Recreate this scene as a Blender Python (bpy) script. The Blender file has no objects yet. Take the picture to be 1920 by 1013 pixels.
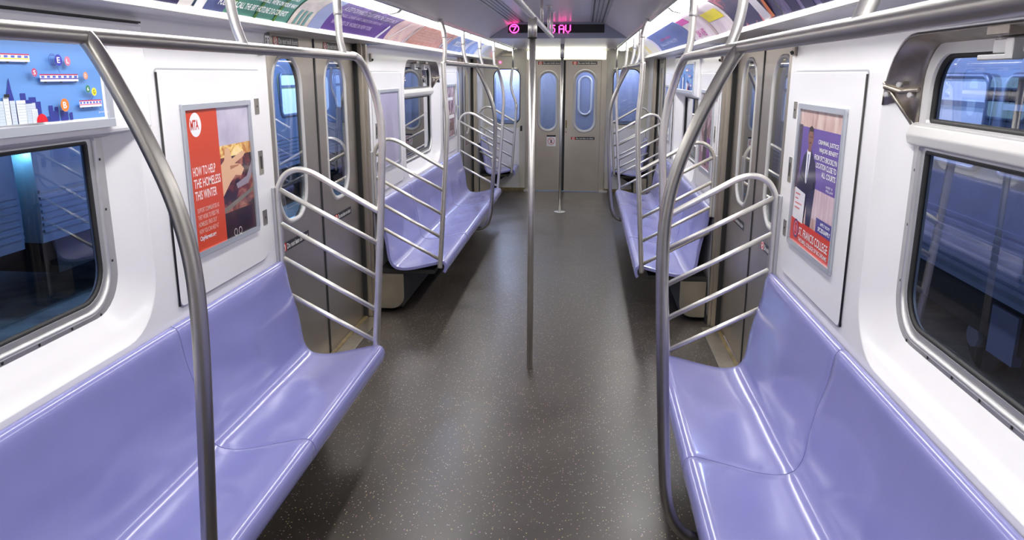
import bpy, bmesh, math, random
from mathutils import Vector, Matrix
random.seed(7)
PI = math.pi
SC = bpy.context.scene
COL = SC.collection
SC.view_settings.view_transform = 'Standard'
SC.view_settings.look = 'None'
SC.view_settings.gamma = 1.0
SC.view_settings.use_curve_mapping = False
SC.view_settings.exposure = 1.08

# ------------------------------------------------------------------ materials
MATS = {}
def new_mat(name):
    m = bpy.data.materials.new(name); m.use_nodes = True
    MATS[name] = m
    return m, m.node_tree, m.node_tree.nodes['Principled BSDF']
def srgb(r, g, b):
    f = lambda c: (c/255/12.92) if c/255 <= .04045 else ((c/255+.055)/1.055)**2.4
    return (f(r), f(g), f(b), 1)
def plain(name, col, rough=.5, metal=0.0, spec=.5, noise=0.0, scale=8.0, bump=0.0, stretch=None, coat=0.0):
    m, nt, b = new_mat(name)
    b.inputs['Base Color'].default_value = col
    b.inputs['Roughness'].default_value = rough
    b.inputs['Metallic'].default_value = metal
    b.inputs['Specular IOR Level'].default_value = spec
    b.inputs['Coat Weight'].default_value = coat
    b.inputs['Coat Roughness'].default_value = .12
    if noise or bump:
        tc = nt.nodes.new('ShaderNodeTexCoord'); mp = nt.nodes.new('ShaderNodeMapping')
        if stretch: mp.inputs['Scale'].default_value = stretch
        n = nt.nodes.new('ShaderNodeTexNoise'); n.inputs['Scale'].default_value = scale; n.inputs['Detail'].default_value = 5
        nt.links.new(tc.outputs['Object'], mp.inputs['Vector']); nt.links.new(mp.outputs['Vector'], n.inputs['Vector'])
        if noise:
            r = nt.nodes.new('ShaderNodeValToRGB')
            lo = tuple(c*(1-noise) for c in col[:3])+(1,); hi = tuple(min(1, c*(1+noise)) for c in col[:3])+(1,)
            r.color_ramp.elements[0].position = .3; r.color_ramp.elements[0].color = lo
            r.color_ramp.elements[1].position = .7; r.color_ramp.elements[1].color = hi
            nt.links.new(n.outputs['Fac'], r.inputs['Fac']); nt.links.new(r.outputs['Color'], b.inputs['Base Color'])
        if bump:
            bp = nt.nodes.new('ShaderNodeBump'); bp.inputs['Strength'].default_value = bump; bp.inputs['Distance'].default_value = .01
            nt.links.new(n.outputs['Fac'], bp.inputs['Height']); nt.links.new(bp.outputs['Normal'], b.inputs['Normal'])
    return m
def emit(name, col, strength):
    m, nt, b = new_mat(name)
    b.inputs['Base Color'].default_value = (.8, .8, .8, 1)
    b.inputs['Emission Color'].default_value = col
    b.inputs['Emission Strength'].default_value = strength
    return m
def glass(name, tint, gain=1.7, rough=0.0):
    """clear pane: Schlick reflection of both faces over a tinted see-through"""
    m = bpy.data.materials.new(name); m.use_nodes = True; MATS[name] = m
    nt = m.node_tree; nt.nodes.clear(); L = nt.links.new
    o = nt.nodes.new('ShaderNodeOutputMaterial'); mx = nt.nodes.new('ShaderNodeMixShader')
    t = nt.nodes.new('ShaderNodeBsdfTransparent'); g = nt.nodes.new('ShaderNodeBsdfGlossy'); ge = nt.nodes.new('ShaderNodeNewGeometry')
    t.inputs['Color'].default_value = tint; g.inputs['Roughness'].default_value = rough
    d = nt.nodes.new('ShaderNodeVectorMath'); d.operation = 'DOT_PRODUCT'; L(ge.outputs['Normal'], d.inputs[0]); L(ge.outputs['Incoming'], d.inputs[1])
    prev = d.outputs['Value']
    for op, a1 in (('ABSOLUTE', None), ('SUBTRACT', 1), ('POWER', 5), ('MULTIPLY', .96), ('ADD', .04), ('MULTIPLY', gain), ('MINIMUM', 1)):
        q = nt.nodes.new('ShaderNodeMath'); q.operation = op
        if op == 'SUBTRACT': q.inputs[0].default_value = 1; L(prev, q.inputs[1])
        else:
            L(prev, q.inputs[0])
            if a1 is not None: q.inputs[1].default_value = a1
        prev = q.outputs[0]
    L(prev, mx.inputs['Fac']); L(t.outputs[0], mx.inputs[1]); L(g.outputs[0], mx.inputs[2]); L(mx.outputs[0], o.inputs['Surface'])
    return m

plain('white', (.80, .79, .80, 1), .22, noise=.015, scale=3)
plain('cream', (.62, .59, .52, 1), .35, noise=.03, scale=4)
plain('ceil', (.66, .62, .65, 1), .30, noise=.04, scale=3)
plain('steel', (.50, .455, .385, 1), .38, metal=1, noise=.05, scale=4)
plain('steel_dirty', (.42, .39, .33, 1), .42, metal=1, noise=.18, scale=5)
plain('hinge_steel', (.40, .36, .31, 1), .40, metal=1, noise=.18, scale=14)
plain('bar', (.78, .76, .72, 1), .42, metal=1, noise=.04, scale=20)
plain('rail', (.42, .40, .37, 1), .34, metal=1, noise=.04, scale=20)
plain('alum', (.62, .62, .62, 1), .40, metal=.85, noise=.04, scale=12)
plain('bracket', (.50, .50, .53, 1), .45, metal=.5)
plain('frame_white', (.58, .57, .56, 1), .35, metal=.2)
plain('rubber', (.012, .012, .012, 1), .55)
plain('dark', (.018, .017, .016, 1), .6, noise=.3, scale=6)
plain('black', (.010, .010, .011, 1), .35)
plain('seat', (.240, .246, .525, 1), .22, noise=.03, scale=5, coat=.4)
plain('seat_seam', (.03, .03, .07, 1), .6)
plain('rail_trim', (.70, .69, .63, 1), .35)
plain('poster_frame', (.55, .58, .63, 1), .35, metal=.55)
plain('sign_face', (.28, .31, .38, 1), .45)
plain('paper', (.82, .81, .83, 1), .28)
plain('brass', (.26, .20, .10, 1), .5, metal=.6, noise=.3, scale=12)
plain('ext_steel', (.26, .29, .38, 1), .42, metal=.4, noise=.15, scale=2)
plain('ext_dark', (.012, .013, .016, 1), .6)
plain('ext_glass', (.012, .018, .03, 1), .08)
plain('ext_plate', (.22, .25, .36, 1), .6)
plain('ground', (.30, .31, .28, 1), .8, noise=.3, scale=3)
plain('yellow', (.62, .42, .03, 1), .5)
glass('glass', (.80, .88, .95, 1), 2.4)
emit('tube', (1.0, .985, .965, 1), 9.0)
emit('tube_end', (1.0, 1.0, .86, 1), 2.2)
emit('led', (1.0, .02, .30, 1), 3.2)
emit('led_red', (1.0, .04, .20, 1), 2.0)
emit('lit_cab', (.50, .62, 1.0, 1), .24)
emit('lit_green', (.38, .62, .10, 1), .28)
emit('lit_dim', (.20, .34, .75, 1), .22)

# floor: dark rubber with fine speckles
m, nt, b = new_mat('floor')
tc = nt.nodes.new('ShaderNodeTexCoord')
n1 = nt.nodes.new('ShaderNodeTexNoise'); n1.inputs['Scale'].default_value = 2.2; n1.inputs['Detail'].default_value = 6
r1 = nt.nodes.new('ShaderNodeValToRGB')
r1.color_ramp.elements[0].position = .3; r1.color_ramp.elements[0].color = (.040, .034, .028, 1)
r1.color_ramp.elements[1].position = .72; r1.color_ramp.elements[1].color = (.070, .060, .050, 1)
v = nt.nodes.new('ShaderNodeTexVoronoi'); v.inputs['Scale'].default_value = 85
r2 = nt.nodes.new('ShaderNodeValToRGB'); r2.color_ramp.interpolation = 'LINEAR'
r2.color_ramp.elements[0].position = .14; r2.color_ramp.elements[0].color = (1, 1, 1, 1)
r2.color_ramp.elements[1].position = .26; r2.color_ramp.elements[1].color = (0, 0, 0, 1)
sep = nt.nodes.new('ShaderNodeSeparateColor')
gt = nt.nodes.new('ShaderNodeMath'); gt.operation = 'GREATER_THAN'; gt.inputs[1].default_value = .62
mu = nt.nodes.new('ShaderNodeMath'); mu.operation = 'MULTIPLY'
sp = nt.nodes.new('ShaderNodeMix'); sp.data_type = 'RGBA'
spc = nt.nodes.new('ShaderNodeMix'); spc.data_type = 'RGBA'; spc.inputs[0].default_value = .60
spc.inputs[7].default_value = (.55, .47, .36, 1)
L = nt.links.new
L(tc.outputs['Object'], n1.inputs['Vector']); L(tc.outputs['Object'], v.inputs['Vector'])
L(n1.outputs['Fac'], r1.inputs['Fac']); L(v.outputs['Distance'], r2.inputs['Fac']); L(v.outputs['Color'], sep.inputs[0])
L(sep.outputs[0], gt.inputs[0]); L(gt.outputs[0], mu.inputs[0]); L(r2.outputs['Color'], mu.inputs[1])
L(v.outputs['Color'], spc.inputs[6])
L(mu.outputs[0], sp.inputs[0]); L(r1.outputs['Color'], sp.inputs[6]); L(spc.outputs[2], sp.inputs[7])
L(sp.outputs[2], b.inputs['Base Color'])
rr = nt.nodes.new('ShaderNodeMapRange'); rr.inputs[3].default_value = .24; rr.inputs[4].default_value = .42
L(n1.outputs['Fac'], rr.inputs[0]); L(rr.outputs[0], b.inputs['Roughness'])

def art(name, stops, scale, vec=(1, 1, 1), rough=.22, distort=0.0, kind='noise', detail=3):
    """printed picture: noise or bands run through a colour ramp"""
    m, nt, b = new_mat(name)
    tc = nt.nodes.new('ShaderNodeTexCoord'); mp = nt.nodes.new('ShaderNodeMapping'); mp.inputs['Scale'].default_value = vec
    n = nt.nodes.new('ShaderNodeTexNoise'); n.inputs['Scale'].default_value = scale; n.inputs['Detail'].default_value = detail
    n.inputs['Distortion'].default_value = distort
    r = nt.nodes.new('ShaderNodeValToRGB'); e = r.color_ramp.elements
    e[0].position, e[0].color = stops[0]; e[1].position, e[1].color = stops[-1]
    for p, c in stops[1:-1]:
        q = e.new(p); q.color = c
    nt.links.new(tc.outputs['Object'], mp.inputs[0]); nt.links.new(mp.outputs[0], n.inputs['Vector'])
    nt.links.new(n.outputs['Fac'], r.inputs['Fac']); nt.links.new(r.outputs['Color'], b.inputs['Base Color'])
    b.inputs['Roughness'].default_value = rough
    return m
def ink(r, g, b_, rough=.25):
    k = 'ink_%d_%d_%d' % (r, g, b_)
    if k not in MATS: plain(k, srgb(r, g, b_), rough)
    return k

# ------------------------------------------------------------------ mesh helpers
class MB:
    def __init__(s): s.v = []; s.f = []; s.m = []; s.sm = []; s.mats = []
    def mi(s, mat):
        if mat not in s.mats: s.mats.append(mat)
        return s.mats.index(mat)
    def face(s, idx, mat, smooth=False):
        s.f.append(idx); s.m.append(s.mi(mat)); s.sm.append(smooth)
    def box(s, a, b, mat):
        x0, y0, z0 = [min(a[i], b[i]) for i in range(3)]; x1, y1, z1 = [max(a[i], b[i]) for i in range(3)]
        o = len(s.v)
        s.v += [(x0,y0,z0),(x1,y0,z0),(x1,y1,z0),(x0,y1,z0),(x0,y0,z1),(x1,y0,z1),(x1,y1,z1),(x0,y1,z1)]
        for q in ((0,3,2,1),(4,5,6,7),(0,1,5,4),(1,2,6,5),(2,3,7,6),(3,0,4,7)): s.face([o+i for i in q], mat)
        return s
    def tube(s, pts, r, mat, n=14, cap=True, closed=False):
        P = [Vector(p) for p in pts]; N = len(P); o = len(s.v); ref = None
        rad = r if isinstance(r, (list, tuple)) else [r]*N
        for i, p in enumerate(P):
            if closed: t = (P[(i+1) % N]-P[i-1]).normalized()
            else: t = (P[min(i+1, N-1)]-P[max(i-1, 0)]).normalized()
            if ref is None:
                ref = t.orthogonal().normalized()
            ref = (ref - t*ref.dot(t))
            ref = ref.normalized() if ref.length > 1e-6 else t.orthogonal().normalized()
            bi = t.cross(ref)
            for k in range(n):
                a = 2*PI*k/n
                s.v.append(tuple(p + ref*(math.cos(a)*rad[i]) + bi*(math.sin(a)*rad[i])))
        for i in range(N if closed else N-1):
            j = (i+1) % N
            for k in range(n):
                l = (k+1) % n
                s.face([o+i*n+k, o+i*n+l, o+j*n+l, o+j*n+k], mat, True)
        if cap and not closed:
            s.face([o+k for k in range(n)][::-1], mat); s.face([o+(N-1)*n+k for k in range(n)], mat)
        return s
    def sheet(s, rows, mat, smooth=True, close_u=False):
        o = len(s.v); R = len(rows); Cn = len(rows[0])
        for r in rows: s.v += [tuple(p) for p in r]
        for i in range(R-1):
            for j in range(Cn if close_u else Cn-1):
                k = (j+1) % Cn
                s.face([o+i*Cn+j, o+i*Cn+k, o+(i+1)*Cn+k, o+(i+1)*Cn+j], mat, smooth)
        return s
    def poly(s, pts, mat):
        o = len(s.v); s.v += [tuple(p) for p in pts]; s.face(list(range(o, o+len(pts))), mat); return s
    def holed(s, outer, holes, to3, mat):
        """flat polygon with holes, 2D loops mapped by to3"""
        bm = bmesh.new()
        for loop in [outer]+holes:
            vs = [bm.verts.new((p[0], p[1], 0)) for p in loop]
            for i in range(len(vs)): bm.edges.new((vs[i], vs[(i+1) % len(vs)]))
        bmesh.ops.triangle_fill(bm, use_beauty=True, use_dissolve=False, edges=bm.edges[:])
        bm.verts.index_update(); o = len(s.v)
        s.v += [tuple(to3(q.co.x, q.co.y)) for q in bm.verts]
        for f in bm.faces: s.face([o+q.index for q in f.verts], mat)
        bm.free(); return s
    def prism(s, loop, to3a, to3b, mat, smooth=False):
        """closed 2D loop extruded between two mappings, capped"""
        a = [to3a(*p) for p in loop]; b = [to3b(*p) for p in loop]
        s.sheet([a+[a[0]], b+[b[0]]], mat, smooth); s.poly(a[::-1], mat); s.poly(b, mat); return s
    def build(s, name, parent=None, bevel=0.0, solid=0.0, recalc=True):
        me = bpy.data.meshes.new(name); me.from_pydata(s.v, [], s.f)
        for k in s.mats: me.materials.append(MATS[k])
        me.polygons.foreach_set('material_index', s.m); me.polygons.foreach_set('use_smooth', s.sm); me.update()
        if recalc:
            bm = bmesh.new(); bm.from_mesh(me); bmesh.ops.remove_doubles(bm, verts=bm.verts, dist=1e-6)
            bmesh.ops.recalc_face_normals(bm, faces=bm.faces[:]); bm.to_mesh(me); bm.free()
        o = bpy.data.objects.new(name, me); COL.objects.link(o)
        if solid:
            q = o.modifiers.new('s', 'SOLIDIFY'); q.thickness = solid; q.offset = 0
        if bevel:
            q = o.modifiers.new('b', 'BEVEL'); q.width = bevel; q.segments = 2; q.limit_method = 'ANGLE'
        if parent is not None:
            o.parent = parent; o.matrix_parent_inverse = Matrix.Translation(parent.location).inverted()
        return o

def tag(o, label, cat, group=None, kind=None):
    o['label'] = label; o['category'] = cat
    if group: o['group'] = group
    if kind: o['kind'] = kind
    return o
def thing(name, loc, label, cat, group=None, kind=None):
    o = bpy.data.objects.new(name, None); COL.objects.link(o); o.location = loc; o.empty_display_size = .1
    return tag(o, label, cat, group, kind)
def struct(o, label=None, cat=None):
    o['kind'] = 'structure'
    if label: o['label'] = label
    if cat: o['category'] = cat
    return o
def rrect(a0, a1, b0, b1, r, n=8):
    """rounded rectangle loop; r = radius or (bl, br, tr, tl)"""
    if not isinstance(r, (tuple, list)): r = (r,)*4
    out = []
    for (cx, cy, rad, st) in ((a0+r[0], b0+r[0], r[0], PI), (a1-r[1], b0+r[1], r[1], 1.5*PI), (a1-r[2], b1-r[2], r[2], 0), (a0+r[3], b1-r[3], r[3], .5*PI)):
        for k in range(n+1):
            t = st+.5*PI*k/n
            out.append((cx+math.cos(t)*rad, cy+math.sin(t)*rad))
    return out
def smooth_path(pts, n=6):
    P = [Vector(p) for p in pts]; out = []
    for i in range(len(P)-1):
        p0 = P[max(i-1, 0)]; p1 = P[i]; p2 = P[i+1]; p3 = P[min(i+2, len(P)-1)]
        for k in range(n):
            t = k/n
            out.append(.5*((2*p1)+(p2-p0)*t+(2*p0-5*p1+4*p2-p3)*t*t+(3*p1-p0-3*p2+p3)*t**3))
    out.append(P[-1]); return out
def text_geo(body, bold=0.0):
    cu = bpy.data.curves.new('t', 'FONT'); cu.body = body; cu.resolution_u = 3; cu.offset = bold
    o = bpy.data.objects.new('t', cu); COL.objects.link(o)
    dg = bpy.context.evaluated_depsgraph_get()
    me = bpy.data.meshes.new_from_object(o.evaluated_get(dg))
    vs = [(q.co.x, q.co.y) for q in me.vertices]; fs = [list(p.vertices) for p in me.polygons]
    bpy.data.objects.remove(o); bpy.data.curves.remove(cu); bpy.data.meshes.remove(me)
    return vs, fs
class Print(MB):
    """flat artwork on a surface: shapes in (u, v) metres, each layer a hair above the last"""
    def __init__(s, org, U, V, N, W, H, curve=None):
        super().__init__(); s.o = Vector(org); s.U = Vector(U); s.V = Vector(V); s.N = Vector(N); s.W = W; s.H = H; s.lay = 0; s.curve = curve
    def to3(s, u, v):
        if s.curve: return s.curve(u*s.W, v*s.H, s.lay*.0008)
        return s.o+s.U*(u*s.W)+s.V*(v*s.H)+s.N*(s.lay*.0001)
    def rect(s, u0, v0, u1, v1, mat, nu=1, nv=1):
        rows = [[s.to3(u0+(u1-u0)*i/nu, v0+(v1-v0)*j/nv) for i in range(nu+1)] for j in range(nv+1)]
        s.sheet(rows, mat, False); s.lay += 1; return s
    def shape(s, pts, mat):
        s.poly([s.to3(*p) for p in pts], mat); s.lay += 1; return s
    def disc(s, u, v, r, mat, n=24, up=False):
        e = s.W/s.H
        rng = n//2+1 if up else n
        s.shape([(u+r*math.cos(2*PI*k/n), v+r*e*math.sin(2*PI*k/n)) for k in range(rng)], mat); return s
    def ring(s, u, v, r, w, mat, n=28):
        e = s.W/s.H; c = lambda q, k: s.to3(u+q*math.cos(2*PI*k/n), v+q*e*math.sin(2*PI*k/n))
        s.sheet([[c(r, k) for k in range(n+1)], [c(r-w, k) for k in range(n+1)]], mat, False); s.lay += 1; return s
    def line(s, a, b, w, mat):
        d = Vector((b[0]-a[0], (b[1]-a[1])*s.H/s.W)); n = Vector((-d.y, d.x)).normalized()*w
        n = (n.x, n.y*s.W/s.H)
        return s.shape([(a[0]+n[0], a[1]+n[1]), (b[0]+n[0], b[1]+n[1]), (b[0]-n[0], b[1]-n[1]), (a[0]-n[0], a[1]-n[1])], mat)
    def text(s, body, u0, v0, u1, v1, mat, bold=0.0, shear=0.0):
        vs, fs = text_geo(body, bold)
        xs = [p[0] for p in vs]; ys = [p[1] for p in vs]; x0, x1, y0, y1 = min(xs), max(xs), min(ys), max(ys)
        o = len(s.v)
        for x, y in vs:
            fv = (y-y0)/(y1-y0)
            s.v.append(tuple(s.to3(u0+(u1-u0)*(x-x0)/(x1-x0)+shear*fv, v0+(v1-v0)*fv)))
        for f in fs: s.face([o+i for i in f], mat)
        s.lay += 1; return s
    def build(s, name, parent=None): return MB.build(s, name, parent, recalc=False)

SIDE = {-1: 'left', 1: 'right'}
XW, XD, XG = 1.24, 1.314, 1.325            # wall, door and glazing planes
YE = 12.17                                  # far end wall
D1, D2 = 4.685, 10.45                       # doorway centres
BAYS = [(1.775, -.24, 3.79), (7.565, 5.58, 9.55)]

# ------------------------------------------------------------------ room shell
mb = MB(); mb.box((-1.36, -2.2, -.04), (1.36, YE, 0), 'floor')
struct(mb.build('floor'), 'dark speckled rubber floor of the train car', 'floor')

# ceiling: flat middle, sloped haunches, lower flat part beyond the sign
mb = MB(); YS = 8.5
prof = [(-.735, 2.15), (-.60, 2.235), (-.49, 2.300), (-.44, 2.316), (.44, 2.316), (.49, 2.300), (.60, 2.235), (.735, 2.15)]
mb.sheet([[(x, y, z) for x, z in prof] for y in (-2.2, 2, 5, YS+.02)], 'ceil', False)
mb.box((-.745, YS+.10, 2.155), (.745, YE, 2.175), 'ceil')
for s in (-1, 1):
    mb.sheet([[(s*x, y, z) for x, z in ((.735, 2.162), (.90, 2.162), (1.10, 2.06), (1.30, 2.03))] for y in (-2.2, YE)], 'white', False)
struct(mb.build('ceiling', solid=.006), 'grey vaulted ceiling of the train car', 'ceiling')

RECESS = ((0, 0), (.04, .004), (.12, .014), (.28, .030), (.5, .046), (.75, .062), (1, .078))
def recess(yc, t, e=0.0):
    return rrect(yc-.845+.10*t+e, yc+.845-.10*t-e, .872+.108*t+e, 1.905-.025*t-e, .21-.06*t-e, 8)
def wall_side(s):
    mb = MB()
    for (yc, a, b) in BAYS:
        mb.holed([(a, 0), (b, 0), (b, 1.912), (a, 1.912)], [recess(yc, 0)], lambda y, z: (s*XW, y, z), 'white')
        # flared recess running back to the window frame
        mb.sheet([[(s*(XW+dx), y, z) for y, z in recess(yc, t)] for t, dx in RECESS], 'white', True, close_u=True)
    # plain stretches: behind the camera and beside the far doorway
    for (a, b) in ((-2.2, -.24), (11.32, YE)):
        mb.sheet([[(s*XW, a, 0), (s*XW, b, 0)], [(s*XW, a, 1.912), (s*XW, b, 1.912)]], 'white', False)
    # cove under the advertising rail
    for (a, b) in ((-2.2, 3.79), (5.58, 9.55), (11.32, YE)):
        mb.sheet([[(s*x, y, z) for y in (a, b)] for x, z in ((1.24, 1.912), (1.24, 1.962), (1.236, 1.975), (1.222, 1.984), (1.06, 1.988))], 'white', True)
    return struct(mb.build('wall_'+SIDE[s]), 'white moulded side wall on the %s' % SIDE[s], 'wall')
for s in (-1, 1): wall_side(s)
mb = MB(); mb.box((-1.36, -2.26, 0), (1.36, -2.2, 2.35), 'white')
struct(mb.build('wall_near'), 'plain white wall behind the camera', 'wall')
# base of the side walls
for s in (-1, 1):
    mb = MB()
    for a, b in ((-.2, 3.79), (5.58, 9.55), (11.32, YE)): mb.box((s*1.225, a, 0), (s*1.239, b, .06), 'dark')
    struct(mb.build('baseboard_'+SIDE[s]), 'dark base strip along the %s wall' % SIDE[s], 'baseboard')

# ------------------------------------------------------------------ doorways and sliding doors
door_no = [0]; trim_no = [0]
def doorway(s, yc, far):
    trim_no[0] += 1
    t = thing('trim_%d' % trim_no[0], (s*1.27, yc, 0), 'stainless frame and sill of the %s doorway on the %s' % ('far' if far else 'nearer', SIDE[s]), 'door frame', kind='structure')
    for sg in (-1, 1):
        e = yc+sg*.805
        mb = MB()
        mb.box((s*1.255, e+sg*.015, 0), (s*1.345, e+sg*.075, 1.99), 'steel')
        mb.box((s*1.237, e+sg*.060, 0), (s*1.30, e+sg*.102, 1.985), 'steel')
        mb.box((s*1.285, e, 0), (s*1.345, e+sg*.018, 1.99), 'rubber')
        mb.build('jamb', t, bevel=.003)
    mb = MB(); mb.box((s*1.30, yc-.83, 1.985), (s*1.345, yc+.83, 2.06), 'steel'); mb.box((s*1.062, yc-.9, 1.988), (s*1.345, yc+.9, 1.998), 'cream')
    mb.build('header', t)
    mb = MB(); mb.box((s*1.185, yc-.80, 0), (s*1.29, yc+.80, .006), 'steel_dirty'); mb.box((s*1.285, yc-.80, 0), (s*1.312, yc+.80, .014), 'brass')
    mb.build('sill', t, bevel=.002)
def sign_strip(parent, org, U, V, N, W, H, words, border=True):
    p = Print(org, U, V, N, W, H)
    p.rect(0, 0, 1, 1, 'black')
    p.rect(.015, .06, .185, .94, ink(200, 50, 35))
    p.ring(.10, .5, .055, .016, ink(235, 225, 220)); p.line((.065, .3), (.135, .7), .008, ink(235, 225, 220))
    p.text(words, .21, .22, .96, .80, ink(240, 238, 235), .012)
    o = p.build('notice_strip', parent); o['label'] = 'black strip notice with red square reading %s' % words
def leaf(s, y0, y1, gy0, gy1, words_lo, where, lo_u, hi_u):
    door_no[0] += 1
    d = thing('door_%d' % door_no[0], (s*XD, (y0+y1)/2, 0), where, 'door', kind='structure')
    loop = rrect(gy0, gy1, .99, 1.87, .17, 10)
    mb = MB()
    mb.holed([(y0, .012), (y1, .012), (y1, 1.99), (y0, 1.99)], [loop], lambda y, z: (s*XD, y, z), 'steel')
    mb.sheet([[(s*XD, y, z) for y, z in loop], [(s*(XD+.03), y, z) for y, z in loop]], 'steel', True, True)
    mb.build('panel', d)
    mb = MB()
    ring = rrect(gy0-.022, gy1+.022, .968, 1.892, .19, 10)
    inner = rrect(gy0+.012, gy1-.012, 1.002, 1.858, .16, 10)
    mb.sheet([[(s*(XD+.002), y, z) for y, z in ring], [(s*(XD-.006), y, z) for y, z in rrect(gy0-.014, gy1+.014, .976, 1.884, .183, 10)],
              [(s*(XD-.005), y, z) for y, z in rrect(gy0-.002, gy1+.002, .988, 1.872, .172, 10)], [(s*(XD+.005), y, z) for y, z in rrect(gy0+.008, gy1-.008, .998, 1.862, .164, 10)]], 'frame_white', True, True)
    wf = mb.build('window_frame', d)
    mb = MB(); mb.poly([(s*(XD+.004), y, z) for y, z in loop], 'glass'); g = mb.build('glass_pane', wf)
    U = (0, -s, 0)
    st = lambda u0, u1: (s*(XD-.0015), u0 if s < 0 else u1, 0)
    a, b = lo_u
    sign_strip(d, (s*(XD-.0015), a if s < 0 else b, .835), U, (0, 0, 1), (-s, 0, 0), b-a, .05, words_lo)
    a, b = hi_u
    sign_strip(d, (s*(XD-.0015), a if s < 0 else b, 1.928), U, (0, 0, 1), (-s, 0, 0), b-a, .048, 'Do not hold doors')
    return d
for far, yc in ((False, D1), (True, D2)):
    for s in (-1, 1):
        doorway(s, yc, far)
        nm = 'far' if far else 'nearer'
        leaf(s, yc-.80, yc-.012, yc-.665, yc-.255, 'Do not lean on door', 'stainless sliding door leaf, near half of the %s doorway on the %s' % (nm, SIDE[s]), (yc-.71, yc-.27), (yc-.62, yc-.25))
        d = leaf(s, yc+.012, yc+.80, yc+.175, yc+.585, 'Do not lean on door', 'stainless sliding door leaf, far half of the %s doorway on the %s' % (nm, SIDE[s]), (yc+.225, yc+.59), (yc+.18, yc+.56))
        mb = MB(); mb.box((s*(XD-.004), yc-.012, .012), (s*(XD+.02), yc+.012, 1.99), 'rubber'); mb.build('edge_seal', d)
# small white number plate on the near jamb of the left doorway
p = Print((-1.2362, 3.775, 1.905), (0, 1, 0), (0, 0, 1), (1, 0, 0), .065, .075)
p.rect(0, 0, 1, 1, 'black'); p.rect(.06, .0, .94, .78, 'paper'); p.text('R3', .16, .10, .86, .66, 'black', .02)
# fixed to the wall above the left access panel, beside the doorway
tag(p.build('number_plate'), 'small white plate reading R3 beside the nearer left doorway, just under the ceiling rail', 'sign')

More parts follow.
